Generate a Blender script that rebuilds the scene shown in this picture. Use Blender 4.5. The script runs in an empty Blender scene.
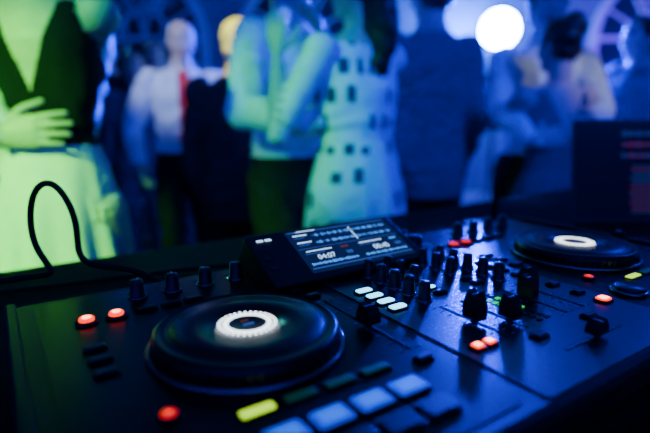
import bpy, bmesh, math, random
from mathutils import Vector, Matrix, Euler
from mathutils import noise as NZ
from mathutils.kdtree import KDTree
random.seed(7)
V=Vector
SC=bpy.context.scene.collection

# ---------------------------------------------------------------- materials
MC={}
def mat(name,col,rough=.5,metal=0.,emit=None,es=0.,noise=0.,scale=30.,bump=0.,coat=0.,sheen=0.,spec=.5):
    if name in MC: return MC[name]
    m=bpy.data.materials.new(name); m.use_nodes=True
    nt=m.node_tree; b=nt.nodes['Principled BSDF']
    b.inputs['Base Color'].default_value=(*col,1)
    b.inputs['Roughness'].default_value=rough
    b.inputs['Metallic'].default_value=metal
    b.inputs['Coat Weight'].default_value=coat
    b.inputs['Sheen Weight'].default_value=sheen
    b.inputs['Specular IOR Level'].default_value=spec
    if emit:
        b.inputs['Emission Color'].default_value=(*emit,1)
        b.inputs['Emission Strength'].default_value=es
    if noise or bump:
        tc=nt.nodes.new('ShaderNodeTexCoord'); n=nt.nodes.new('ShaderNodeTexNoise')
        n.inputs['Scale'].default_value=scale; n.inputs['Detail'].default_value=4
        nt.links.new(tc.outputs['Object'],n.inputs['Vector'])
        if noise:
            r=nt.nodes.new('ShaderNodeValToRGB')
            r.color_ramp.elements[0].position=.3; r.color_ramp.elements[1].position=.7
            r.color_ramp.elements[0].color=(*[c*(1-noise) for c in col],1)
            r.color_ramp.elements[1].color=(*[min(1,c*(1+noise*.5)) for c in col],1)
            nt.links.new(n.outputs['Fac'],r.inputs['Fac']); nt.links.new(r.outputs['Color'],b.inputs['Base Color'])
        if bump:
            bp=nt.nodes.new('ShaderNodeBump'); bp.inputs['Strength'].default_value=bump; bp.inputs['Distance'].default_value=.01
            nt.links.new(n.outputs['Fac'],bp.inputs['Height']); nt.links.new(bp.outputs['Normal'],b.inputs['Normal'])
    MC[name]=m; return m

# ---------------------------------------------------------------- mesh builder
class MB:
    def __init__(s): s.v=[];s.f=[];s.m=[];s.sm=[];s.mats=[]
    def mi(s,m):
        if m not in s.mats: s.mats.append(m)
        return s.mats.index(m)
    def add(s,vs,fs,m,smooth=False):
        o=len(s.v); s.v+=[tuple(v) for v in vs]; k=s.mi(m)
        for f in fs: s.f.append([i+o for i in f]); s.m.append(k); s.sm.append(smooth)
    def box(s,c,d,m,rz=0,M=None):
        x,y,z=[a/2 for a in d]; T=Matrix.Translation(V(c))@Matrix.Rotation(rz,4,'Z')
        if M: T=M@T
        vs=[T@V((a*x,b*y,e*z)) for e in(-1,1) for b in(-1,1) for a in(-1,1)]
        s.add(vs,[(0,2,3,1),(4,5,7,6),(0,1,5,4),(2,6,7,3),(0,4,6,2),(1,3,7,5)],m)
    def lathe(s,prof,c,m,n=32,M=None,smooth=True):
        T=Matrix.Translation(V(c))
        if M: T=M@T
        vs=[];fs=[]
        for r,z in prof:
            for i in range(n):
                a=2*math.pi*i/n; vs.append(T@V((r*math.cos(a),r*math.sin(a),z)))
        for j in range(len(prof)-1):
            for i in range(n):
                k=(i+1)%n; fs.append((j*n+i,j*n+k,(j+1)*n+k,(j+1)*n+i))
        if prof[0][0]>1e-6: fs.append(tuple(reversed(range(n))))
        if prof[-1][0]>1e-6: fs.append(tuple((len(prof)-1)*n+i for i in range(n)))
        s.add(vs,fs,m,smooth)
    def ring(s,c,r0,r1,z,m,n=64,a0=0,a1=2*math.pi,M=None,h=.0006):
        T=Matrix.Translation(V(c))
        if M: T=M@T
        vs=[];fs=[]
        full=abs(a1-a0-2*math.pi)<1e-6
        for i in range(n+1):
            a=a0+(a1-a0)*i/n
            for r,zz in((r0,z),(r0,z+h),(r1,z+h),(r1,z)): vs.append(T@V((r*math.cos(a),r*math.sin(a),zz)))
        for i in range(n):
            for k in range(4):
                l=(k+1)%4; fs.append((i*4+k,(i+1)*4+k,(i+1)*4+l,i*4+l))
        if not full: fs+= [(0,1,2,3),(n*4+3,n*4+2,n*4+1,n*4)]
        s.add(vs,fs,m)
    def rrect(s,c,d,r,m,n=6,M=None,cham=0.0):
        T=Matrix.Translation(V(c))
        if M: T=M@T
        def loop(x,y,rr,z):
            out=[]
            for q,(sx,sy) in enumerate(((1,1),(-1,1),(-1,-1),(1,-1))):
                for i in range(n+1):
                    a=math.pi/2*(q+i/n); out.append(T@V((sx*(x-rr)+rr*math.cos(a),sy*(y-rr)+rr*math.sin(a),z)))
            return out
        x,y,z=d[0]/2,d[1]/2,d[2]/2
        L=[loop(x,y,r,-z),loop(x,y,r,z-cham)]
        if cham: L.append(loop(x-cham*.3,y-cham*.3,max(r-cham*.3,.0001),z-cham*.3)); L.append(loop(x-cham,y-cham,max(r-cham,.0001),z))
        N=len(L[0]); vs=[p for l in L for p in l]; fs=[]
        for j in range(len(L)-1):
            for i in range(N):
                k=(i+1)%N; fs.append((j*N+i,j*N+k,(j+1)*N+k,(j+1)*N+i))
        fs.append(tuple(reversed(range(N)))); fs.append(tuple((len(L)-1)*N+i for i in range(N)))
        s.add(vs,fs,m)
    def mesh(s,name):
        me=bpy.data.meshes.new(name); me.from_pydata(s.v,[],s.f)
        for m in s.mats: me.materials.append(m)
        me.polygons.foreach_set('material_index',s.m); me.polygons.foreach_set('use_smooth',s.sm)
        me.update(); return me
    def obj(s,name,parent=None,loc=(0,0,0),rz=0):
        o=bpy.data.objects.new(name,s.mesh(name)); SC.objects.link(o)
        o.location=loc; o.rotation_euler=(0,0,rz)
        if parent: o.parent=parent
        return o
def empty(name,loc=(0,0,0),rz=0):
    o=bpy.data.objects.new(name,None); SC.objects.link(o); o.location=loc; o.rotation_euler=(0,0,rz); o.empty_display_size=.1; return o

# ================================================================ CAMERA
ZT=.93; CZ=ZT+.065+.195
cam=bpy.data.cameras.new('camera'); co=bpy.data.objects.new('camera',cam); SC.objects.link(co)
co.location=(0,0,CZ); co.rotation_euler=(math.radians(90-11.7),0,0)
cam.lens=27.7; cam.sensor_width=36; cam.clip_start=.01
cam.dof.use_dof=True; cam.dof.focus_distance=.53; cam.dof.aperture_fstop=2.1
bpy.context.scene.camera=co

# ================================================================ ROOM
m_floor=mat('floor_wood_dark',(.05,.035,.03),.35,noise=.4,scale=6)
m_wall=mat('wall_plaster',(.20,.22,.32),.85,noise=.15,scale=3,bump=.1)
m_ceil=mat('ceiling_paint',(.25,.25,.27),.9,noise=.05,scale=3)
m_trim=mat('trim_paint',(.70,.70,.75),.5,noise=.05)
m_pane=mat('window_pane_night',(.02,.03,.06),.15,noise=.3,scale=2)
def simple(name,c,d,m):
    b=MB(); b.box((0,0,0),d,m); return b.obj(name,loc=c)
RX,Y0,Y1,RH=5.2,-2.6,6.6,3.6
simple('floor',(0,(Y0+Y1)/2,-.05),(2*RX,Y1-Y0,.1),m_floor)
simple('ceiling',(0,(Y0+Y1)/2,RH+.05),(2*RX,Y1-Y0,.1),m_ceil)
simple('wall_back',(0,Y1+.05,RH/2),(2*RX,.1,RH),m_wall)
simple('wall_front',(0,Y0-.05,RH/2),(2*RX,.1,RH),m_wall)
simple('wall_left',(-RX-.05,(Y0+Y1)/2,RH/2),(.1,Y1-Y0,RH),m_wall)
simple('wall_right',(RX+.05,(Y0+Y1)/2,RH/2),(.1,Y1-Y0,RH),m_wall)
simple('baseboard_back',(0,Y1-.012,.08),(2*RX,.024,.16),m_trim)
simple('baseboard_left',(-RX+.012,(Y0+Y1)/2,.08),(.024,Y1-Y0-.06,.16),m_trim)
simple('baseboard_right',(RX-.012,(Y0+Y1)/2,.08),(.024,Y1-Y0-.06,.16),m_trim)
def window(name,x):
    b=MB(); w=.72; zb=.9; zs=2.1
    n=20
    def arch(r,k): return [V((r*math.cos(math.pi*i/n),k,zs+r*math.sin(math.pi*i/n))) for i in range(n+1)]
    out=[V((w,0,zb))]+arch(w,0)+[V((-w,0,zb))]
    b.add(out,[tuple(range(len(out)))],m_pane)
    def arc_bar(r0,r1,cx=0,a0=0,a1=math.pi,cz=zs):
        vs=[];fs=[]
        for i in range(n+1):
            a=a0+(a1-a0)*i/n
            for r,k in((r0,.0),(r0,-.05),(r1,-.05),(r1,0)): vs.append((cx+r*math.cos(a),k,cz+r*math.sin(a)))
        for i in range(n):
            for k in range(4):
                l=(k+1)%4; fs.append((i*4+k,(i+1)*4+k,(i+1)*4+l,i*4+l))
        b.add(vs,fs,m_trim)
    arc_bar(w-.03,w+.07); arc_bar(.3,.34)
    arc_bar(w-.02,w+.01,cx=-w,a0=0,a1=math.pi/3); arc_bar(w-.02,w+.01,cx=w,a0=math.pi*2/3,a1=math.pi)
    for s in(-1,1): b.box((s*(w+.02),-.025,(zb+zs)/2),(.1,.05,zs-zb),m_trim)
    for s in(-1/3,1/3): b.box((s*w,-.02,(zb+zs)/2+.1),(.03,.04,zs-zb+.2),m_trim)
    b.box((0,-.02,zs),(2*w,.04,.05),m_trim)
    for z in(1.3,1.7): b.box((0,-.02,z),(2*w,.04,.03),m_trim)
    b.box((0,-.05,zb-.03),(2*w+.3,.12,.06),m_trim)
    for a in(30,60,90,120,150):
        a=math.radians(a); M=Matrix.Translation((0,-.02,zs))@Matrix.Rotation(-a,4,'Y'); b.box(((w+.32)/2,0,0),(w-.34,.035,.025),m_trim,M=M)
    b.obj(name,loc=(x,Y1-.003,0))
window('window_1',-3.95); window('window_2',-2.25); window('window_3',-.3); window('window_4',4.1)

# ================================================================ TABLE
m_cloth=mat('black_tablecloth',(.006,.006,.009),.85,noise=.3,scale=60,bump=.15,spec=.15)
m_leg=mat('table_leg_steel',(.1,.1,.1),.4,metal=1)
CX,CY=.1415,.539; RZ=math.radians(33.8)
tab=empty('dj_table',(CX,CY,0),RZ)
x0,x1,y0,y1=-1.0,1.45,-.27,.60
b=MB(); b.rrect(((x0+x1)/2,(y0+y1)/2,ZT-.0125),(x1-x0,y1-y0,.025),.015,m_cloth,cham=.006)
def drape(b,x0,x1,y0,y1,zt,zb):
    pts=[]
    def side(a,c,nrm,n):
        for i in range(n):
            t=i/n; p=a.lerp(c,t); pts.append((p,nrm))
    side(V((x0,y0,0)),V((x1,y0,0)),V((0,-1,0)),120); side(V((x1,y0,0)),V((x1,y1,0)),V((1,0,0)),44)
    side(V((x1,y1,0)),V((x0,y1,0)),V((0,1,0)),120); side(V((x0,y1,0)),V((x0,y0,0)),V((-1,0,0)),44)
    N=len(pts); vs=[];fs=[]; L=8
    for j in range(L+1):
        t=j/L
        for i,(p,nn) in enumerate(pts):
            w=.022*t*(1+math.sin(i*.9)+.4*math.sin(i*.37+1))
            q=p+nn*w; vs.append((q.x,q.y,zt+(zb-zt)*t))
    for j in range(L):
        for i in range(N):
            k=(i+1)%N; fs.append((j*N+i,(j+1)*N+i,(j+1)*N+k,j*N+k))
    b.add(vs,fs,m_cloth,True)
drape(b,x0,x1,y0,y1,ZT-.01,.05)
b.obj('tabletop_with_cloth',tab)
b=MB()
for x in(x0+.1,x1-.1):
    for y in(y0+.1,y1-.1): b.lathe([(.018,0),(.018,ZT-.03)],(x,y,0),m_leg,12)
    b.box((x,(y0+y1)/2,.25),(.03,y1-y0-.2,.03),m_leg)
b.obj('legs',tab)

# ================================================================ DJ CONTROLLER
m_body=mat('controller_black_plastic',(.004,.004,.006),.42,noise=.2,scale=200,bump=.03,spec=.3)
m_panel=mat('controller_panel_gloss',(.0025,.0025,.005),.28,noise=.2,scale=250,spec=.26)
m_mixp=mat('mixer_brushed_panel',(.12,.12,.15),.27,metal=.9,noise=.25,scale=300)
m_knob=mat('knob_rubber',(.005,.005,.007),.38,spec=.4)
m_metal=mat('dark_metal_ring',(.16,.16,.19),.22,metal=1)
m_mark=mat('knob_mark_white',(.6,.6,.6),.5)
m_print=mat('silkscreen_print',(.16,.16,.18),.6)
m_slot=mat('fader_slot',(.002,.002,.002),.6)
m_off=mat('button_unlit',(.010,.010,.013),.3)
m_white=mat('led_white',(.3,.3,.3),.4,emit=(.80,.92,1),es=4)
m_red=mat('led_red',(.2,.02,.01),.4,emit=(1,.01,.0),es=.9)
m_redo=mat('led_orange_red',(.2,.03,.02),.4,emit=(1,.03,.0),es=2.6)
m_pinkl=mat('led_red_core',(.3,.1,.1),.4,emit=(1,.25,.12),es=8)
m_green=mat('led_green',(.02,.2,.06),.4,emit=(.0,.9,.15),es=.8)
m_lime=mat('led_lime',(.2,.25,.02),.4,emit=(.55,1,.0),es=1.7)
m_dimg=mat('led_dim_green',(.01,.04,.02),.4,emit=(.02,.30,.12),es=.10)
m_pad=mat('pad_blue_lit',(.01,.02,.2),.5,emit=(.0,.05,1),es=.8)
m_padc=mat('pad_blue_core',(.02,.05,.2),.5,emit=(.0,.14,1),es=1.25)
m_cyan=mat('led_cyan',(.1,.2,.3),.4,emit=(.12,.60,1),es=5)
m_scr=mat('screen_dark_glass',(.003,.004,.012),.15,emit=(.01,.03,.16),es=.4,spec=.3)
m_s1=mat('screen_waveform_blue',(.02,.06,.2),.4,emit=(.05,.30,1),es=1.4)
m_s2=mat('screen_white',(.1,.1,.1),.4,emit=(.40,.65,1),es=2.4)
m_s3=mat('screen_orange',(.1,.04,.02),.4,emit=(1,.25,.08),es=.12)
m_s4=mat('screen_grey_blue',(.01,.02,.04),.4,emit=(.04,.12,.5),es=.75)

dj=empty('dj_controller',(CX,CY,ZT+.065),RZ)
b=MB()
XL,XR=-.425,.40; YF,YB=-.205,.215; XM=(XL+XR)/2
b.rrect((XM,(YF+YB)/2,-.028),(XR-XL,YB-YF,.056),.02,m_body,cham=.008)
for x in(-.36,.34):
    for y in(-.16,.17): b.lathe([(.014,-.065),(.014,-.054)],(x,y,0),m_knob,16)
for cx in(-.2625,.258): b.rrect((cx,.005,.0003),(.27,.385,.0012),.008,m_panel)
b.rrect((0.005,.0,.0005),(.235,.39,.0016),.004,m_mixp)
for x in(XL+.008,XR-.008): b.rrect((x,.005,.003),(.010,.40,.006),.004,m_body,cham=.002)
b.box((0,YF-.001,-.03),(.5,.004,.012),m_panel)
for i in range(9): b.lathe([(.006,0),(.006,.008)],(0,0,0),m_metal,12,M=Matrix.Translation((-.33+i*.045,YB-.001,-.028))@Matrix.Rotation(-math.pi/2,4,'X'))
b.obj('body',dj)

def knob(b,x,y,r=.0085,h=.017,ang=0,m=None):
    m=m or m_knob
    b.lathe([(r*1.35,0),(r*1.35,.0015),(r*1.2,.002)],(x,y,.001),m_metal,20)
    b.lathe([(r*1.2,.001),(r*1.15,.003),(r*1.0,.004),(r*.92,h*.8),(r*.80,h),(0,h)],(x,y,.001),m,20)
    M=Matrix.Translation((x,y,.001+h))@Matrix.Rotation(ang,4,'Z'); b.box((0,r*.40,.0003),(.0014,r*.8,.0006),m_mark,M=M)
    b.box((0,r*.89,-h*.3),(.0014,.0012,h*.5),m_mark,M=M)
    for a in(-140,-70,0,70,140):
        a=math.radians(a); b.box((x+math.sin(a)*r*1.7,y+math.cos(a)*r*1.7,.0016),(.0012,.0012,.0006),m_print)
def btn(b,x,y,w,d,m,h=.004,core=None,r=.0015):
    b.rrect((x,y,.001+h/2-.0005),(w+.003,d+.003,h*.55),r,m_body)
    b.rrect((x,y,.001+h/2),(w,d,h),r,m,cham=.0008)
    if core: b.rrect((x,y,.001+h),(w*.7,d*.7,.0006),r*.6,core)
def fader(b,x,y0,y1,pos,along='y',w=.012,k=1.0):
    if along=='y':
        b.box((x,(y0+y1)/2,.0014),(.003,y1-y0,.0008),m_slot)
        for i in range(9):
            yy=y0+(y1-y0)*i/8
            for s in(-1,1): b.box((x+s*.0085,yy,.0016),(.005,.0007,.0005),m_print)
        M=Matrix.Translation((x,pos,0))
    else:
        b.box(((y0+y1)/2,x,.0014),(y1-y0,.003,.0008),m_slot)
        M=Matrix.Translation((pos,x,0))@Matrix.Rotation(math.pi/2,4,'Z')
    b.box((0,0,.004),(.002,.006,.008),m_metal,M=M)
    prof=[(-.0095,.005),(-.0095,.015*k),(-.0055,.028*k),(-.0015,.025*k),(.0015,.025*k),(.0055,.028*k),(.0095,.015*k),(.0095,.005)]
    hw=w/2; vs=[M@V((sx*hw*(1 if z<.016*k else .85),y,z)) for sx in(-1,1) for y,z in prof]
    n=len(prof); fs=[tuple(range(n)),tuple(reversed(range(n,2*n)))]+[(i,i+n,(i+1)%n+n,(i+1)%n) for i in range(n)]
    b.add(vs,fs,m_knob); b.box((0,0,.0252*k),(w*.7,.0012,.0006),m_mark,M=M)
def label(b,x,y,w=.012): b.box((x,y,.0016),(w,.0014,.0005),m_print)

def jog(cx,name):
    b=MB()
    b.lathe([(.0835,0),(.084,.003),(.0815,.005),(.080,.004)],(0,0,.001),m_metal,96)
    b.lathe([(.079,.002),(.079,.012),(.0775,.0165),(.074,.0185),(.073,.0175),(.0655,.0175),(.0645,.0185),(.030,.0185),(.0295,.0178),(.0,.0178)],(0,0,.001),m_panel,96)
    for i in range(60):
        a=2*math.pi*i/60; M=Matrix.Rotation(a,4,'Z'); b.box((.0782,0,.010),(.0025,.0035,.009),m_knob,M=M)
    b.ring((0,0,.001),.0650,.0658,.0176,m_metal,96)
    b.ring((0,0,.0192),.0165,.0208,0,m_white,64)
    for i in range(32):
        a=2*math.pi*i/32; b.ring((0,0,.0192),.0222,.0253,0,m_white,3,a,a+math.radians(4.6))
    b.box((.0,.006,.0193),(.007,.0022,.0005),m_s3); b.box((0,-.002,.0193),(.010,.0035,.0005),m_s4)
    b.obj(name,dj,loc=(cx,0,0))
def deck(cx,k):
    b=MB()
    for i in range(4):
        x=cx-.039+.0333*i
        btn(b,x,-.0975,.024,.008,m_lime if i==0 else m_dimg,.003)
        btn(b,x+.003,-.131,.0265,.018,m_pad,.004,core=m_padc,r=.003)
        btn(b,x+.003,-.160,.0265,.018,m_off,.004,r=.003)
    for y in(-.120,-.163):
        b.lathe([(.020,0),(.020,.003),(.018,.004)],(cx-.095,y,.001),m_metal,32)
        b.lathe([(.0165,.003),(.0165,.006),(.0155,.007),(0,.007)],(cx-.095,y,.001),m_off,32)
        label(b,cx-.095,y+.0225)
    b.lathe([(.0075,0),(.0075,.003),(.006,.0035)],(cx-.0895,-.071,.001),m_body,24)
    b.lathe([(.0052,0),(.0052,.004),(.0048,.0045),(0,.0045)],(cx-.0895,-.071,.001),m_red,24)
    b.lathe([(.0016,.0045),(.0016,.0050)],(cx-.0895,-.071,.001),m_redo,16)
    R=m_redo if k==0 else m_red
    for x in(cx-.1085,cx-.082):
        b.lathe([(.0105,0),(.0105,.002),(.009,.003)],(x,.122,.001),m_body,24)
        b.lathe([(.0070,.001),(.0070,.005),(.0064,.006),(0,.006)],(x,.122,.001),R,24)
        if k==0: b.lathe([(.0042,.006),(.0042,.0065)],(x,.122,.001),m_pinkl,16)
        label(b,x,.137)
    for i in range(3): btn(b,cx-.052+.024*i,.125,.016,.009,m_off); label(b,cx-.052+.024*i,.134)
    for i in range(4): knob(b,cx-.052+.038*i,.165,.0075,.020,ang=-.6+.5*i); label(b,cx-.052+.038*i,.184,.016)
    for i in range(3): btn(b,cx-.112,.06-.024*i,.016,.008,m_off); label(b,cx-.112,.069-.024*i)
    btn(b,cx+.098,.10,.013,.008,m_off); btn(b,cx+.098,.084,.013,.008,m_off)
    fader(b,cx+.1095,-.085,.045,-.028+.02*k,w=.014,k=.8)
    btn(b,cx+.105,-.105,.014,.007,m_off); btn(b,cx+.105,.062,.014,.007,m_off if k else m_off)
    b.obj('deck_buttons_%d'%(k+1),dj)
jog(-.25,'jog_wheel_1'); jog(.25,'jog_wheel_2'); deck(-.25,0); deck(.25,1)
# mixer
b=MB()
for ci,x in enumerate((-.052,-.022,.038,.070)):
    for ri in range(5):
        y=.082-.0235*ri
        if ci in(1,2) and ri>2: continue
        knob(b,x,y,.0066 if ci in(0,3) else .0058,.021,ang=random.uniform(-1.5,1.5)); label(b,x+.001,y+.012,.009)
for i in range(4):
    btn(b,-.0905,.042-.0185*i,.019,.0095,m_cyan,.0035,r=.003)
    btn(b,.103,.041-.018*i,.011,.0075,m_off,.0035,r=.003)
for x in(-.022,.038): 
    btn(b,x,.009,.012,.006,m_cyan if x<0 else m_off)
    btn(b,x,-.006,.012,.007,m_off)
fader(b,-.052,-.115,-.035,-.078,k=1.15); fader(b,.072,-.115,-.035,-.05); fader(b,-.022,-.115,-.035,-.095,w=.010); fader(b,.042,-.115,-.035,-.07,w=.010)
fader(b,-.160,-.035,.055,.012,along='x',w=.012,k=.65)
for x in(.003,.016):
    for i in range(12):
        m=m_green if 3<i<9 else m_off
        b.box((x,-.11+i*.0072,.0018),(.006,.0042,.0012),m)
for x in(-.094,-.079): btn(b,x,-.117,.010,.009,m_redo,.004,core=m_pinkl)
btn(b,.104,-.118,.016,.013,m_redo,.004,core=m_pinkl,r=.005)
btn(b,.104,-.09,.012,.008,m_off); btn(b,.104,-.06,.012,.008,m_off)
for x in(-.03,.05): btn(b,x,-.132,.014,.008,m_off)
knob(b,.083,.145,.012,.020,.4); knob(b,.083,.185,.008,.016,1)
btn(b,.060,.118,.014,.007,m_red,.003); btn(b,.104,.118,.014,.007,m_off); btn(b,.052,.152,.006,.006,m_red,.003)
for i,x in enumerate((.02,.045,.07,.095)): knob(b,x+.005,.185 if i%2 else .175,.006,.018,i)
b.obj('mixer_controls',dj)
# tilted display unit
T=Matrix.Translation((-.046,.102,.006))@Matrix.Rotation(math.radians(25),4,'X')
b=MB()
b.rrect((-.016,.034,.004),(.226,.094,.012),.005,m_body,M=T,cham=.002)
w=.108; a=math.radians(25); ty=.080*math.cos(a); tz=.080*math.sin(a)
vs=[]
for s in(-1,1):
    for y,z in((.090,0.0005),(.102+ty,.0005+tz),(.102+ty+.012,.0005+tz-.006),(.207,.0005)): vs.append((-.062+s*w,y,z))
b.add(vs,[(0,1,2,3),(7,6,5,4),(0,4,5,1),(1,5,6,2),(2,6,7,3),(3,7,4,0)],m_body)
b.rrect((0.004,.036,.0102),(.160,.078,.0008),.002,m_scr,M=T)
SX=.93
def q(x,y,w,h,m,z=.0110): b.box((.004+(x-.004)*SX,y,z),(w*SX,h,.0004),m,M=T)
for r,(yy,sd) in enumerate(((.0625,3),(.0485,9))):
    rr=random.Random(sd)
    for i in range(70):
        x=-.045+i*.00185
        h=(.001+.0055*abs(math.sin(i*.55+sd))*rr.uniform(.3,1)); q(x,yy,.0012,h,rr.choice([m_s1,m_s1,m_s4]))
    q(-.063,yy+.003,.022,.0015,m_s2); q(-.066,yy-.002,.016,.0012,m_s4)
q(.020,.0555,.0010,.026,m_s2)
q(.004,.0725,.166,.0016,m_s4); q(-.05,.0725,.03,.0012,m_s2,.0113)
q(.004,.0395,.166,.0006,m_s4)
for s,xc in((0,-.039),(1,.047)):
    rr=random.Random(s)
    for i in range(38): q(xc-.036+i*.00195,.0105,.0013,.001+.004*rr.random(),m_s1,.0113)
    q(xc-.012,.034,.040,.0012,m_s2); q(xc-.02,.0295,.03,.0010,m_s4); q(xc+.028,.033,.012,.003,m_s1 if s else m_s3)
    q(xc+.03,.022,.010,.005,m_s4)
q(.004,.0035,.166,.002,m_s4)
for i in range(3): q(-.125,.018+.016*i,.010,.006,m_off,.0108)
q(-.110,.0665,.009,.0035,m_s2); q(-.122,.0665,.009,.0035,m_s2)
b.obj('display',dj)
for txt,xc in(('04:07',-.056),('00:45',.030)):
    cu=bpy.data.curves.new('time_readout','FONT'); cu.body=txt; cu.size=.0115; cu.extrude=.0001
    o=bpy.data.objects.new('time_readout',cu); SC.objects.link(o); o.data.materials.append(m_s2); o.parent=dj
    o.matrix_local=T@Matrix.Translation((xc,.0175,.0113))

# ================================================================ CABLES / RECEIVER / LAPTOP
def tube(name,pts,r,m,parent=None):
    cu=bpy.data.curves.new(name,'CURVE'); cu.dimensions='3D'; cu.bevel_depth=r; cu.bevel_resolution=4; cu.resolution_u=12
    sp=cu.splines.new('NURBS'); sp.points.add(len(pts)-1)
    for p,c in zip(sp.points,pts): p.co=(*c,1)
    sp.order_u=4; sp.use_endpoint_u=True
    cu.materials.append(m)
    o=bpy.data.objects.new(name,cu); SC.objects.link(o)
    if parent: o.parent=parent
    return o
m_cab=mat('cable_rubber',(.003,.003,.004),.55,spec=.2)
ac=empty('audio_cable',(0,0,0))
ca,sa=math.cos(RZ),math.sin(RZ)
def L2W(x,y,z): return (CX+ca*x-sa*y,CY+sa*x+ca*y,z)
jk=L2W(-.24,YB+.012,ZT+.037)
tube('cord',[jk,L2W(-.245,.26,ZT+.04),L2W(-.27,.30,ZT+.060),(-.305,.62,ZT+.065),(-.325,.63,ZT+.08),(-.320,.635,ZT+.125),(-.348,.64,ZT+.180),(-.382,.64,ZT+.165),(-.385,.63,ZT+.09),(-.345,.62,ZT+.055),(-.36,.60,ZT+.06),(-.42,.59,ZT+.055),(-.52,.58,ZT+.02),(-.62,.52,ZT+.006)],.0040,m_cab,ac)
b=MB(); b.lathe([(.005,-.012),(.008,-.008),(.008,.02),(.005,.032),(.0035,.04)],(0,0,0),m_cab,16,M=Matrix.Translation(L2W(-.24,YB+.008,ZT+.037))@Matrix.Rotation(RZ,4,'Z')@Matrix.Rotation(-math.pi/2,4,'X'))
b.obj('plug',ac)
tube('power_cable',[L2W(.0,YB+.01,ZT+.037),L2W(.0,.27,ZT+.03),L2W(.03,.32,ZT+.008),L2W(-.1,.42,ZT+.006),L2W(-.35,.44,ZT+.006),L2W(-.6,.5,ZT+.006),L2W(-.8,.55,ZT+.006)],.004,m_cab)
b=MB(); b.rrect((0,0,.02),(.12,.08,.04),.006,m_body,cham=.003); b.lathe([(.0035,.0),(.006,.004),(.0055,.06),(.0065,.064),(.0065,.098),(.003,.102),(0,.102)],(-.0,.0,.038),m_cab,14)
b.box((0,-.041,.02),(.09,.002,.02),m_panel)
b.obj('wireless_receiver',loc=L2W(.432,.275,ZT),rz=RZ)
m_alu=mat('laptop_aluminium',(.03,.03,.035),.35,metal=.8,noise=.1,scale=300)
lap=empty('laptop',(.742,1.11,ZT),math.radians(-3))
b=MB(); b.rrect((0,-.115,.009),(.35,.235,.016),.012,m_alu,cham=.003)
for r in range(5):
    for c in range(14): b.box((-.15+c*.0231,-.045-r*.0195,.0178),(.019,.0155,.0016),m_knob)
b.box((0,-.185,.0172),(.11,.065,.0006),m_panel); b.obj('base',lap)
b=MB(); TL=Matrix.Translation((0,.004,.018))@Matrix.Rotation(math.radians(78),4,'X')
m_lsc=mat('laptop_screen_glass',(.002,.003,.006),.4,emit=(.01,.01,.08),es=.05,spec=.2)
m_l1=mat('laptop_ui_red',(.02,.01,.01),.4,emit=(1,.05,.10),es=.10)
m_l2=mat('laptop_ui_blue',(.01,.01,.03),.4,emit=(.05,.12,.6),es=.25)
b.rrect((0,.115,-.003),(.35,.235,.006),.010,m_alu,M=TL); b.rrect((0,.115,.0003),(.338,.222,.0008),.006,m_lsc,M=TL)
rr=random.Random(4)
for i in range(17):
    y=.125-.0065*i
    b.box((.00,y,.001),(.08+.02*rr.random(),.0022,.0003),rr.choice([m_l2,m_l1,m_l2]),M=TL)
    b.box((.11,y,.001),(.08,.0022,.0003),m_l2,M=TL)
for k,yy in enumerate((.20,.175,.15)):
    for i in range(60): b.box((-.065+i*.0036,yy,.001),(.0022,.003+.013*rr.random(),.0003),[m_l2,m_l1,m_l1][k] if rr.random()<.6 else m_l2,M=TL)
b.obj('screen',lap)

# ================================================================ PEOPLE
def loftp(secs,n=20):
    vs=[];fs=[]
    for c,ax,ay in secs:
        for i in range(n):
            a=2*math.pi*i/n; vs.append(c+ax*math.cos(a)+ay*math.sin(a))
    m=len(secs)
    for j in range(m-1):
        for i in range(n):
            k=(i+1)%n; fs.append((j*n+i,j*n+k,(j+1)*n+k,(j+1)*n+i))
    fs.append(tuple(reversed(range(n)))); fs.append(tuple((m-1)*n+i for i in range(n)))
    return vs,fs
def cr(a,b,c,d,t):
    return .5*((2*b)+(-a+c)*t+(2*a-5*b+4*c-d)*t*t+(-a+3*b-3*c+d)*t**3)
def interp(rows,k=3):
    out=[]
    for i in range(len(rows)-1):
        A=rows[max(i-1,0)];B=rows[i];C=rows[i+1];D=rows[min(i+2,len(rows)-1)]
        for j in range(k): out.append([cr(A[q],B[q],C[q],D[q],j/k) for q in range(len(B))])
    out.append(list(rows[-1])); return out
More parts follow.
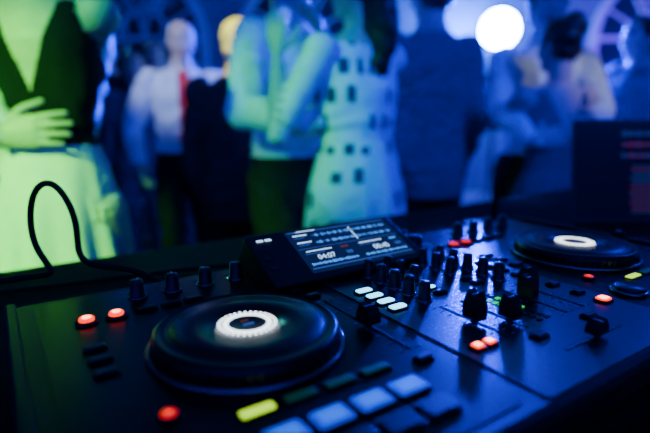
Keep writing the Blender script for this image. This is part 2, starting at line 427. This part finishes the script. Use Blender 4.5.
class Prims:
    def __init__(s): s.v=[];s.f=[];s.l=[]
    def add(s,vs,fs,l):
        o=len(s.v); s.v+=vs; s.f+=[[i+o for i in f] for f in fs]; s.l+=[l]*len(vs)
    def limb(s,pts,rads,l,k=4,n=16,flat=1.0):
        rows=interp([[*p,r] for p,r in zip(pts,rads)],k)
        P=[V(r[:3]) for r in rows]; up=None; secs=[]
        for i,p in enumerate(P):
            t=(P[min(i+1,len(P)-1)]-P[max(i-1,0)]).normalized()
            if up is None:
                up=t.cross(V((0,0,1)) if abs(t.z)<.9 else V((1,0,0))).normalized()
            else: up=(up-t*up.dot(t)).normalized()
            q=t.cross(up); secs.append((p,up*rows[i][3],q*rows[i][3]*flat))
        s.add(*loftp(secs,n),l)
        s.ball(P[0],(rads[0],)*3,l); s.ball(P[-1],(rads[-1],)*3,l)
    def ball(s,c,r,l,n=12,R=None):
        vs=[];fs=[]; c=V(c)
        for j in range(1,n):
            th=math.pi*j/n
            for i in range(n*2):
                a=math.pi*i/n; p=V((r[0]*math.sin(th)*math.cos(a),r[1]*math.sin(th)*math.sin(a),r[2]*math.cos(th)))
                if R: p=R@p
                vs.append(c+p)
        N=2*n; m=n-1
        for j in range(m-1):
            for i in range(N):
                k=(i+1)%N; fs.append((j*N+i,(j+1)*N+i,(j+1)*N+k,j*N+k))
        fs.append(tuple(range(N))); fs.append(tuple((m-1)*N+i for i in reversed(range(N))))
        s.add(vs,fs,l)
def remesh(P,vox,sm=3,wrinkle=0,wl=(),seed=0):
    me=bpy.data.meshes.new('tmp'); me.from_pydata([tuple(v) for v in P.v],[],P.f); me.update()
    o=bpy.data.objects.new('tmp',me); SC.objects.link(o)
    r=o.modifiers.new('r','REMESH'); r.mode='VOXEL'; r.voxel_size=vox; r.adaptivity=0
    s=o.modifiers.new('s','SMOOTH'); s.factor=.5; s.iterations=sm
    dg=bpy.context.evaluated_depsgraph_get(); dg.update()
    ev=o.evaluated_get(dg); m2=ev.to_mesh()
    vs=[v.co.copy() for v in m2.vertices]; ns=[v.normal.copy() for v in m2.vertices]; fs=[tuple(p.vertices) for p in m2.polygons]
    ev.to_mesh_clear(); bpy.data.objects.remove(o); bpy.data.meshes.remove(me)
    kd=KDTree(len(P.v))
    for i,v in enumerate(P.v): kd.insert(v,i)
    kd.balance()
    labs=[]; cl=set()
    for f in fs:
        c=V((0,0,0))
        for i in f: c+=vs[i]
        c/=len(f); L=P.l[kd.find(c)[1]]; labs.append((L,c))
        if wrinkle and L in wl: cl.update(f)
    if wrinkle:
        for i in cl:
            v=vs[i]
            if v.z>1.45 : continue
            w=NZ.noise(V((v.x*7,v.y*7,v.z*14+seed+3*NZ.noise(v*4)))); w=1-2.4*abs(w)
            w2=NZ.noise(V((v.x*20+seed,v.y*20,v.z*14)))
            vs[i]=v+ns[i]*wrinkle*(w*.9+w2*.5)
    return vs,fs,labs
def ik(s,t,l1,l2,hint):
    d=t-s; D=d.length
    if D>(l1+l2)*.995: t=s+d*((l1+l2)*.995/D); d=t-s; D=d.length
    D=max(D,abs(l1-l2)+.01)
    a=(l1*l1-l2*l2+D*D)/(2*D); h=math.sqrt(max(l1*l1-a*a,0)); u=d.normalized()
    hp=hint-u*hint.dot(u); hp.normalize(); return s+u*a+hp*h,t
def hand_mesh(side,curl=.5,spread=1.,s=1.):
    P=Prims(); t=1 if side=='R' else -1
    secs=[]
    for x,w,h,z in interp([[-.01,.024,.020,0],[.0,.026,.020,0],[.03,.036,.019,0],[.06,.042,.016,-.001],[.088,.041,.013,-.002],[.097,.036,.009,-.003]],2):
        secs.append((V((x,0,z)),V((0,w,0)),V((0,0,h))))
    P.add(*loftp(secs,16),'skin')
    P.ball((.035,t*.024,-.010),(.028,.016,.013),'skin',8)
    for y,L,sp,rr in((.031,.072,.10,.0088),(.0105,.080,.02,.009),(-.0105,.074,-.05,.0086),(-.030,.058,-.14,.0076)):
        p=V((.088,t*y,-.002)); pts=[p-V((.015,0,0)),p]; rad=[rr*1.1,rr*1.08]; ang=0
        for f,k in((.46,.55),(.30,.75),(.24,.55)):
            ang+=curl*k; d=V((math.cos(ang)*math.cos(sp*spread),t*math.sin(sp*spread)*math.cos(ang),-math.sin(ang)))
            p=p+d*L*f; pts.append(p); rad.append(rr*(1.0 if f>.4 else .93 if f>.29 else .78))
        P.limb(pts,rad,'skin',3,10)
    p=V((.022,t*.028,-.008)); d1=V((.62,t*.72,-.25)).normalized(); d2=V((.85,t*.38,-.35)).normalized()
    P.limb([p,p+d1*.040,p+d1*.040+d2*.030,p+d1*.040+d2*.052],[.013,.0115,.0105,.008],'skin',3,10)
    vs,fs,l=remesh(P,.0034,2); return [v*s for v in vs],fs
def head_mesh(female):
    P=Prims(); 
    rows=[[-.117,.018,.020,.052],[-.108,.034,.036,.042],[-.085,.050,.058,.024],[-.05,.061,.078,.010],[-.01,.069,.091,.002],[.03,.074,.097,-.003],[.062,.072,.093,-.005],[.09,.057,.073,-.008],[.108,.034,.045,-.009],[.115,.015,.02,-.009]]
    P.add(*loftp([(V((0,r[3],r[0])),V((r[1],0,0)),V((0,r[2],0))) for r in interp(rows,3)],28),'skin')
    P.limb([V((0,.088,.02)),V((0,.100,-.008)),V((0,.110,-.026))],[.008,.010,.012],'skin',3,10)
    for s in(-1,1):
        P.ball((s*.010,.100,-.030),(.008,.010,.007),'skin',6)
        P.ball((s*.073,-.006,-.004),(.008,.017,.030),'skin',8)
        P.ball((s*.03,.086,.028),(.020,.009,.006),'brow' ,8)
        P.ball((s*.040,.066,-.03),(.022,.020,.020),'skin',8)
        P.ball((s*.030,.080,.006),(.016,.010,.010),'skin',8)
    P.ball((0,.083,-.058),(.024,.014,.0055),'lips',8); P.ball((0,.082,-.067),(.020,.014,.006),'lips',8)
    P.ball((0,.074,-.098),(.020,.018,.014),'skin',8)
    P.limb([V((0,-.03,-.14)),V((0,-.02,-.05))],[.05,.055],'skin',3,16)
    return remesh(P,.0042,2)
HM={}
def rotm(x,y,z): return Matrix((x,y,z)).transposed()
skin=mat('skin',(.62,.42,.33),.5,noise=.08,scale=20); lips=mat('lips',(.5,.16,.15),.4); eyew=mat('eye_white',(.8,.8,.8),.2); iris=mat('eye_iris',(.05,.03,.02),.1)

def person(name,x,y,yaw,H=1.75,female=False,top=None,bottom=None,shoe=None,hairm=None,hair='short',arms=None,headrot=(0,0,0),
           outfit='shirt',sleeve=1.0,hook=None,skirt=None,lean=(0,0),extra=None,stance=.11,step=0,skinm=None,vox=.0115,wide=1.0):
    sk=skinm or skin
    s=H/1.75; W=Matrix.Translation((x,y,0))@Matrix.Rotation(math.radians(yaw),4,'Z'); Wi=W.inverted()
    def ln(p):
        p=V(p); k=max(0,(p.z-.9*s)); return V((p.x+lean[0]*k,p.y+lean[1]*k,p.z))
    P=Prims()
    if female:
        rows=[[.80,.155,.11,0],[.88,.172,.122,-.008],[.95,.165,.118,-.008],[1.03,.135,.10,0],[1.10,.118,.088,.002],[1.18,.128,.095,.005],[1.27,.142,.108,.012],[1.34,.148,.100,.008],[1.40,.145,.08,0],[1.445,.105,.066,-.005],[1.475,.058,.052,-.006],[1.53,.046,.048,.002],[1.58,.045,.047,.006]]; sw=.158;ar=.9
    else:
        rows=[[.80,.155,.115,0],[.88,.168,.122,-.004],[.96,.162,.118,0],[1.05,.148,.112,.004],[1.13,.148,.112,.006],[1.22,.162,.118,.006],[1.32,.178,.122,.005],[1.39,.178,.108,0],[1.44,.15,.086,-.004],[1.475,.085,.066,-.006],[1.53,.058,.056,.002],[1.58,.056,.055,.006]]; sw=.185;ar=1.
    if wide!=1:
        rows=[[r[0],r[1]*(wide if r[0]<1.44 else 1)*(1.06 if wide>1 and 1.0<r[0]<1.25 else 1),r[2]*(wide if r[0]<1.3 else 1),r[3]] for r in rows]; sw*=1+(wide-1)*.6
    if outfit=='suit': rows=[[.76,.185,.135,0]]+[[r[0],r[1]+(.018 if r[0]<1.42 else .006 if r[0]<1.48 else 0),r[2]+(.018 if r[0]<1.46 else 0),r[3]] for r in rows]
    elif outfit=='shirt': rows=[[r[0],r[1]+(.007 if r[0]<1.46 else 0),r[2]+(.007 if r[0]<1.46 else 0),r[3]] for r in rows]
    tsec=[]
    for r in interp(rows,4): tsec.append((ln((0,r[3]*s,r[0]*s)),V((r[1]*s,0,0)),V((0,r[2]*s,0))))
    P.add(*loftp(tsec,36),'torso')
    if female:
        for q in(-1,1): P.ball(ln((q*.065*s,.085*s,1.275*s)),(.052*s,.045*s,.052*s),'torso')
    if outfit in('shirt','suit'):
        P.add(*loftp([(ln((0,-.004*s,z*s)),V((r*s,0,0)),V((0,r*s*1.0,0))) for z,r in((1.455,.078),(1.475,.072),(1.50,.066),(1.515,.062))],20),'collar')
    for q in(-1,1):
        hp=V((q*.092*s,0,.88*s)); ft=V((q*stance*s,(q*step)*s,.085*s)); kn,ft=ik(hp,ft,.405*s,.40*s,V((q*.1,1,0)))
        if outfit=='dress' or skirt and outfit!='shirt': rad=[.088,.080,.056,.052,.034,.034]
        else: rad=[.098,.090,.070,.066,.056,.060]
        rad=[r*s for r in rad]
        P.limb([hp,hp.lerp(kn,.4),kn],[rad[0],rad[1],rad[2]],'leg'); P.limb([kn,kn.lerp(ft,.3)-V((0,.008,0)),ft.lerp(kn,.12),ft+V((0,0,-.02*s))],[rad[2],rad[3],rad[4],rad[5]],'leg')
        fd=V((q*.2,1,0)).normalized(); a=ft+V((0,0,-.035*s))-fd*.045*s
        P.limb([a,a+fd*.09*s+V((0,0,.0)),a+fd*.17*s-V((0,0,.012)),a+fd*.225*s-V((0,0,.018))],[.038*s,.040*s,.036*s,.024*s],'shoe',3,14,flat=.85)
        P.ball(a+fd*.09*s-V((0,0,.035*s)),(.045*s,.12*s,.016*s),'shoe',8,R=rotm(V((fd.y,-fd.x,0)),fd,V((0,0,1))))
    hands=[]
    arms=arms or {}
    for side,q in(('R',1),('L',-1)):
        A=arms.get(side,dict(t=(q*.25,.04,.86)))
        sh=ln((q*sw*s,0,1.405*s)); t=V(A['t']) if 't' in A else Wi@V(A['tw'])
        if 't' in A: t=t*s
        el,wr=ik(sh,t,.295*s,.262*s,V(A.get('h',(q*.4,-1,-.2))))
        fg=(.010 if outfit!='dress' else 0)
        if sleeve==0: fg=0
        if outfit=='suit': fg=.016
        up=[(.056*ar+fg)*s,(.049*ar+fg)*s,(.041*ar+fg)*s]
        L1='armU'; P.ball(sh,(up[0]*1.06,)*3,L1)
        P.limb([sh,sh.lerp(el,.5),el],up,L1,5)
        fg2=fg if sleeve>=1 else 0
        fa=[(.041*ar+fg2)*s,(.040*ar+fg2)*s,(.031*ar+fg2)*s,(.025*ar+fg2)*s]
        P.limb([el,el.lerp(wr,.25),el.lerp(wr,.75),wr-(wr-el).normalized()*.012*s],fa,'armF',4)
        P.limb([el.lerp(wr,.9),wr],[.026*ar*s,.025*ar*s],'skin',3)
        fdv=(wr-el).normalized()
        if 'hd' in A: fdv=(Wi.to_3x3()@V(A['hd'])).normalized()
        bk=V(A['bk']) if 'bk' in A else V((q*1.,0,.2))
        if 'bk' in A and 'hd' in A: bk=Wi.to_3x3()@bk
        bk=(bk-fdv*bk.dot(fdv)).normalized(); yv=bk.cross(fdv)
        c=A.get('c',.45); key=(side,c)
        if key not in HM: HM[key]=hand_mesh(side,c)
        hv,hf=HM[key]; R=rotm(fdv,yv,bk); hs=s*(.92 if female else 1.0)
        hands.append(([wr+R@(v*hs) for v in hv],hf))
    wl=['torso'] if outfit=='dress' else ['torso','leg']
    if sleeve>=1: wl+=['armU','armF']
    elif sleeve>0: wl+=['armU']
    vs,fs,labs=remesh(P,vox*s,4 if vox>.01 else 7,.006 if outfit=='dress' else .014,wl,seed=x*7)
    M=MB()
    LM={'collar':extra or top,'shoe':shoe,'skin':sk}
    groups={}
    for f,(l,c) in zip(fs,labs):
        cz=c.z/s
        if l=='torso':
            m=top
            if cz>(1.475 if outfit in('shirt','suit') else 1.43): m=sk
            elif outfit in('shirt',) and cz<.985: m=bottom
            elif outfit=='suit' and cz<.78: m=bottom
        elif l=='leg': m=bottom
        elif l=='armU': m=top if sleeve>0 else sk
        elif l=='armF': m=top if sleeve>=1 else sk
        else: m=LM.get(l,top)
        if hook:
            h=hook(l,c/s,m); m=h or m
        groups.setdefault(m,[]).append(f)
    o=len(M.v); M.v+=[tuple(v) for v in vs]
    for m,ff in groups.items():
        k=M.mi(m)
        for f in ff: M.f.append([i+o for i in f]); M.m.append(k); M.sm.append(True)
    for hv,hf in hands: M.add(hv,hf,sk,True)
    if 'head' not in HM: HM['head']=head_mesh(False)
    hv,hf,hl=HM['head']; hs=s*(.95 if female else 1.)
    R=Euler([math.radians(a) for a in headrot]).to_matrix(); hc=ln((0,.012*s,1.635*s)); piv=V((0,-.02,-.09))
    tr=lambda p: hc+(R@(V(p)-piv)+piv)*hs
    hm2={'skin':sk,'brow':hairm,'lips':lips}
    g2={}
    for f,(l,c) in zip(hf,hl): g2.setdefault(hm2[l],[]).append(f)
    o=len(M.v); M.v+=[tuple(tr(v)) for v in hv]
    for m,ff in g2.items():
        k=M.mi(m)
        for f in ff: M.f.append([i+o for i in f]); M.m.append(k); M.sm.append(True)
    for q in(-1,1):
        E=Prims(); E.ball((q*.030,.0835,.006),(.0115,.0095,.0085),'e',8); M.add([tr(v) for v in E.v],E.f,eyew,True)
        E=Prims(); E.ball((q*.030,.0915,.006),(.005,.0025,.005),'e',8); M.add([tr(v) for v in E.v],E.f,iris,True)
    Hh=Prims()
    if hair=='bald': 
        Hh.ball((0,-.028,-.012),(.0785,.076,.052),'h',12)
    else:
        Hh.ball((0,-.016,.034),(.084,.098,.096),'h',14)
        Hh.ball((0,-.045,-.02),(.074,.066,.066),'h',12)
        for q in(-1,1): Hh.ball((q*.070,.015,.02),(.012,.022,.035),'h',8)
        if hair=='updo':
            Hh.ball((0,-.085,.075),(.058,.052,.055),'h'); Hh.ball((.02,-.06,.115),(.045,.045,.035),'h'); Hh.ball((-.03,-.09,.03),(.05,.04,.045),'h')
            Hh.limb([V((.07,-.03,.0)),V((.078,-.02,-.05)),V((.07,-.01,-.10))],[.010,.008,.004],'h',3,8)
        if hair=='long':
            Hh.limb([V((0,-.055,.02)),V((0,-.085,-.08)),V((0,-.10,-.19)),V((0,-.095,-.28))],[.075,.08,.075,.045],'h',4,20,flat=.55)
        if hair=='bob':
            for q in(-1,1): Hh.limb([V((q*.06,-.01,.04)),V((q*.080,-.01,-.04)),V((q*.070,.0,-.11))],[.03,.032,.02],'h',4,12)
            Hh.limb([V((0,-.06,.02)),V((0,-.075,-.06)),V((0,-.065,-.12))],[.07,.072,.05],'h',4,20)
    hv2,hf2,_=remesh(Hh,.0055,2)
    hv2=[v*(1+.06*NZ.noise(V((v.x*90,v.y*40,v.z*25)))) for v in hv2]
    M.add([tr(v) for v in hv2],hf2,hairm,True)
    if skirt:
        n=120; prof=interp([list(r) for r in skirt['prof']],8); vs=[]
        z0=prof[0][0]; z1=prof[-1][0]; o=len(M.v)
        for z,rx,ry in prof:
            t=(z0-z)/(z0-z1)
            for i in range(n):
                a=2*math.pi*i/n; w=1+skirt.get('fold',.08)*min(1,t*1.6)*math.sin(a*skirt.get('nf',14)+math.sin(a*3)*1.3+z*1.5)
                vs.append(ln((rx*s*w*math.cos(a),ry*s*w*math.sin(a)-.004,z*s)))
        for j in range(len(prof)-1):
            for i in range(n):
                k=(i+1)%n; f=(j*n+i,(j+1)*n+i,(j+1)*n+k,j*n+k)
                c=(vs[f[0]]+vs[f[2]])/2; m=skirt['m']
                if hook: m=hook('skirt',c/s,m) or m
                kk=M.mi(m); M.f.append([q+o for q in f]); M.m.append(kk); M.sm.append(True)
        M.v+= [tuple(v) for v in vs]
    return M.obj(name,loc=(x,y,0),rz=math.radians(yaw))

c_white=mat('cloth_white',(.78,.80,.76),.85,noise=.05,scale=30,bump=.2)
c_white2=mat('cloth_white_shirt',(.74,.75,.78),.8,noise=.05,scale=25,bump=.2)
c_black=mat('cloth_black',(.008,.008,.010),.9,noise=.2,scale=40,bump=.2,spec=.2)
c_navy=mat('cloth_navy',(.010,.018,.16),.85,noise=.2,scale=40,bump=.2,spec=.1)
c_grey=mat('cloth_dark_grey',(.035,.035,.04),.85,noise=.2,scale=40,bump=.2,spec=.2)
c_blue=mat('cloth_mid_blue',(.06,.08,.40),.85,noise=.2,scale=40,bump=.2,spec=.2)
c_red=mat('tie_red',(.8,.01,.02),.5)
c_print=mat('dress_print_dark',(.02,.03,.10),.7)
shoe=mat('shoe_leather',(.015,.012,.01),.3)
h_dark=mat('hair_dark',(.02,.012,.008),.45,noise=.4,scale=80); h_blond=mat('hair_blond',(.85,.75,.30),.5,noise=.3,scale=80)
h_grey=mat('hair_grey',(.35,.35,.36),.5,noise=.3,scale=80); h_brown=mat('hair_brown',(.08,.045,.025),.45,noise=.4,scale=80)

# --- left couple
def hookA(l,c,m):
    if l=='torso':
        if c.y<0 and abs(c.x)<(c.z-1.215)*.36: return skin
        if c.y>=0 and c.z>1.36: return skin
        if c.z<1.07: return c_white
    return None
person('woman_in_green_lit_skirt',-.750,1.40,0,1.80,True,top=c_black,bottom=skin,shoe=shoe,hairm=h_brown,hair='updo',outfit='dress',sleeve=0,hook=hookA,vox=.0055,wide=.91,
  arms={'R':dict(t=(-.03,.34,1.50),h=(-.5,.2,-1),c=.5),'L':dict(t=(-.12,.34,1.50),h=(.0,.2,-1),c=.5)},
  skirt=dict(m=c_white,prof=[(1.075,.110,.092),(1.02,.130,.112),(.92,.150,.140),(.75,.172,.165),(.55,.20,.20),(.42,.22,.22)],fold=.07,nf=13))
person('man_in_light_shirt',-.92,1.65,180,1.78,False,top=c_white,bottom=c_black,shoe=shoe,hairm=h_dark,outfit='shirt',
  arms={'R':dict(tw=(-.80,1.250,1.125),h=(.9,.0,-.6),hd=(1,.02,.10),bk=(0,-1,.15),c=.22),'L':dict(tw=(-.72,1.50,1.28),h=(.2,.2,-1),hd=(-.2,-.6,.4),bk=(1,0,0),c=.5)})
def hookB(l,c,m):
    if l in('torso',) and c.y>0.05 and abs(c.x)<.028+.012*(1.45-c.z)*2 and 1.03<c.z<1.47: return c_red
    if l=='torso' and .96<c.z<.995: return c_black
    return None
person('man_in_white_shirt_and_tie',-.83,3.0,200,1.70,False,top=c_white2,bottom=c_black,shoe=shoe,hairm=h_grey,hair='bald',hook=hookB,vox=.009,
  arms={'R':dict(t=(.27,.10,.93),h=(.6,-1,0),c=.6),'L':dict(t=(-.20,.20,.98),h=(-1,-.6,-.2),c=.7)},headrot=(-8,0,10),step=.04)
person('man_in_dark_suit',-.395,2.36,8,1.59,False,top=c_grey,bottom=c_black,shoe=shoe,hairm=h_blond,hair='short',outfit='suit',extra=c_white2,
  arms={'R':dict(t=(.20,.08,.88),h=(1,-.6,-.3),c=.5),'L':dict(t=(-.19,.08,.87),h=(-1,-.6,0),c=.5)})
# --- centre couple
def hookD(l,c,m):
    if l in('torso','skirt') and (m==c_white):
        a=math.atan2(c.y,c.x)+math.pi; row=math.floor(c.z/.088); i=math.floor(a/.42+ (row%2)*.5); fa=a/.42+(row%2)*.5-i; fz=c.z/.088-row
        h=(math.sin(i*12.9898+row*78.233)*43758.5453)%1; h2=(h*17.3)%1
        if h<.62 and .12+.2*h2<fa<.60+.25*h2 and .15<fz<.50+.3*h2: return c_print
    return None
person('woman_in_printed_white_dress',.110,1.75,42,1.72,True,top=c_white,bottom=skin,shoe=shoe,hairm=h_dark,hair='long',outfit='dress',sleeve=.5,hook=hookD,vox=.007,wide=1.15,
  arms={'L':dict(tw=(-.150,1.66,1.375),h=(-.3,.0,-1),hd=(-.05,.1,1),bk=(-.3,-1,0),c=.35),'R':dict(tw=(-.02,2.02,1.50),h=(.6,0,-.6),c=.4)},headrot=(0,0,10),
  skirt=dict(m=c_white,prof=[(1.12,.146,.112),(1.02,.170,.13),(.92,.192,.150),(.80,.202,.165),(.66,.215,.180),(.54,.225,.195)],fold=.035,nf=9))
person('man_in_white_shirt_dancing',-.145,2.07,-128,1.82,False,top=c_white,bottom=c_black,shoe=shoe,hairm=h_brown,hair='short',
  arms={'R':dict(tw=(-.035,1.655,1.16),h=(.6,-.2,-1),hd=(1,.1,.15),bk=(-.2,-1,0),c=.3),'L':dict(tw=(.18,1.95,1.15),h=(-.6,0,-1),c=.3)})
person('man_in_navy_suit',.48,2.38,20,1.83,False,top=c_navy,bottom=c_black,shoe=shoe,hairm=h_dark,outfit='suit',
  arms={'R':dict(t=(.20,.06,.88),c=.5),'L':dict(t=(-.14,.34,1.20),h=(-1,-.3,-.6),c=.5)})
# --- right couple
def hookF(l,c,m):
    if l=='torso' and c.y<0 and abs(c.x)<(c.z-1.25)*.5: return skin
    return None
person('woman_in_dark_dress',.955,2.12,10,1.56,True,top=c_navy,bottom=skin,shoe=shoe,hairm=h_dark,hair='updo',outfit='dress',sleeve=0,hook=hookF,
  arms={'R':dict(t=(.07,.36,1.50),h=(.3,.2,-1),c=.4),'L':dict(t=(-.07,.36,1.50),h=(-.3,.2,-1),c=.4)},headrot=(0,0,15),
  skirt=dict(m=c_navy,prof=[(1.07,.123,.094),(.98,.165,.128),(.85,.19,.15),(.65,.22,.18),(.48,.25,.21)],fold=.05,nf=11))
person('man_in_pale_shirt',1.03,2.46,185,1.78,False,top=c_white2,bottom=c_black,shoe=shoe,hairm=h_brown,
  arms={'R':dict(tw=(.84,2.03,1.08),h=(1,0,-.8),hd=(1,0,.2),bk=(0,-1,0),c=.25),'L':dict(tw=(1.10,2.03,1.12),h=(-1,0,-.8),hd=(-1,0,.2),bk=(0,-1,0),c=.25)},headrot=(0,0,-14))
# --- guests further back
person('party_guest',-1.72,4.1,160,1.76,False,top=c_grey,bottom=c_black,shoe=shoe,hairm=h_dark,outfit='suit')
person('party_guest.001',-1.38,3.75,200,1.62,True,top=c_navy,bottom=c_navy,shoe=shoe,hairm=h_brown,hair='bob',sleeve=1)
person('party_guest.002',-1.52,4.7,175,1.82,False,top=c_grey,bottom=c_black,shoe=shoe,hairm=h_brown,outfit='suit')
person('party_guest.003',.88,3.9,150,1.72,True,top=c_blue,bottom=c_black,shoe=shoe,hairm=h_brown,hair='long',
  arms={'R':dict(t=(.30,.30,1.5),h=(1,0,-1),c=.4)})
person('party_guest.004',2.15,3.5,190,1.80,False,top=c_blue,bottom=c_black,shoe=shoe,hairm=h_dark,outfit='suit',arms={'R':dict(t=(.15,.30,1.25),h=(1,-.3,-.6),c=.5)})
person('party_guest.005',-.60,4.3,170,1.70,True,top=c_navy,bottom=c_black,shoe=shoe,hairm=h_dark,hair='long')
person('party_guest.006',1.75,2.9,100,1.70,False,top=c_navy,bottom=c_black,shoe=shoe,hairm=h_dark,outfit='suit')
person('party_guest.007',-1.15,4.4,185,1.66,True,top=c_blue,bottom=c_navy,shoe=shoe,hairm=h_dark,hair='long')

# ================================================================ STAGE LIGHTS
m_can=mat('par_can_black',(.02,.02,.02),.4,metal=.5)
def aim(o,t):
    d=V(t)-o.location; o.rotation_euler=d.to_track_quat('-Z','Y').to_euler()
def fixture(name,loc,target,col,es,r=.09):
    e=empty(name,loc)
    lm=mat(name+'_lens',(1,1,1),.3,emit=col,es=es)
    d=(V(target)-V(loc)).normalized(); R=d.to_track_quat('Z','Y').to_matrix().to_4x4()
    b=MB(); b.lathe([(0,-.22),(r*.7,-.22),(r,-.14),(r,.02),(r*1.08,.025),(r*1.08,.035),(r*.98,.035),(r*.98,.015),(0,.015)],(0,0,0),m_can,32,M=R)
    b.obj('can',e)
    b=MB(); b.lathe([(r*.95,.018),(r*.93,.030),(r*.6,.040),(0,.044)],(0,0,0),lm,32,M=R); b.obj('lens',e)
    b=MB()
    for s in(-1,1): b.box((s*(r+.02),.02,-.06),(.008,.03,.16),m_can)
    b.box((0,.02,-.145-r*.5),(2*r+.05,.03,.008),m_can)
    b.lathe([(.018,-loc[2]+.03),(.014,-.145-r*.5)],(0,.02,0),m_can,12)
    for k in range(3):
        a=2*math.pi*k/3; b.lathe([(.010,0),(.010,.57)],(0,0,0),m_can,8,M=Matrix.Rotation(a,4,'Z')@Matrix.Translation((0,0,-loc[2]+.42))@Matrix.Rotation(math.radians(180-45),4,'Y'))
    b.obj('yoke',e)
    return e
def spot(name,loc,t,col,W,size=40,blend=.6,rad=.06):
    l=bpy.data.lights.new(name,'SPOT'); l.color=col; l.energy=W; l.spot_size=math.radians(size); l.spot_blend=blend; l.shadow_soft_size=rad
    o=bpy.data.objects.new(name,l); SC.objects.link(o); o.location=loc; aim(o,t); return o
def point(name,loc,col,W,rad=.1):
    l=bpy.data.lights.new(name,'POINT'); l.color=col; l.energy=W; l.shadow_soft_size=rad
    o=bpy.data.objects.new(name,l); SC.objects.link(o); o.location=loc; return o
BL=(.0,.008,1)
fixture('stage_spotlight',(1.72,5.2,2.00),(.25,.6,1.0),(.25,.48,1),170,.19)
spot('blue_beam',(1.68,5.06,1.98),(.25,.6,1.0),BL,9500,75,.5,.2)
fixture('stage_spotlight.001',(-2.55,5.6,2.42),(-.5,1.2,1.2),(.35,1,.25),25,.10)
spot('back_green_beam',(-2.52,5.5,2.40),(-.7,1.5,1.2),(.03,.4,.3),150,40,.6,.1)
point('blue_halo_helper',(1.72,6.25,2.10),(.03,.16,1),330,.25)  # added light with no fixture; its glow on the wall imitates the spotlight's halo
point('violet_fill',(3.6,5.6,1.7),(.16,.01,1),90,.3)
point('blue_fill_right',(3.0,3.3,3.1),(0,.008,1),100,.3)
point('blue_fill_left',(-2.6,4.9,3.1),(.02,.05,1),22,.3)
spot('green_beam',(-1.5,-.6,2.3),(-.86,1.5,.85),(.12,1,0),850,26,.45,.08)
spot('green_beam_centre',(-1.6,-.1,2.4),(.0,1.85,1.10),(.02,1,.12),270,18,.7,.08)
spot('blue_front',(1.9,-.4,2.8),(.45,2.0,1.35),(0,.015,1),480,34,.8,.1)
spot('warm_hair_light',(-.2,.6,3.3),(-.395,2.36,1.51),(.85,.90,.01),800,8,.6,.05)
spot('white_on_guest',(-1.6,.2,3.3),(-.83,3.0,1.40),(.40,.55,1),600,12,.6,.05)
spot('pale_yellow_right',(2.2,.1,3.1),(1.05,2.35,1.25),(.8,.9,.10),130,11,.7,.05)

w=bpy.data.worlds.new('world'); bpy.context.scene.world=w; w.use_nodes=True
w.node_tree.nodes['Background'].inputs[0].default_value=(.004,.008,.04,1); w.node_tree.nodes['Background'].inputs[1].default_value=.3
print('done')
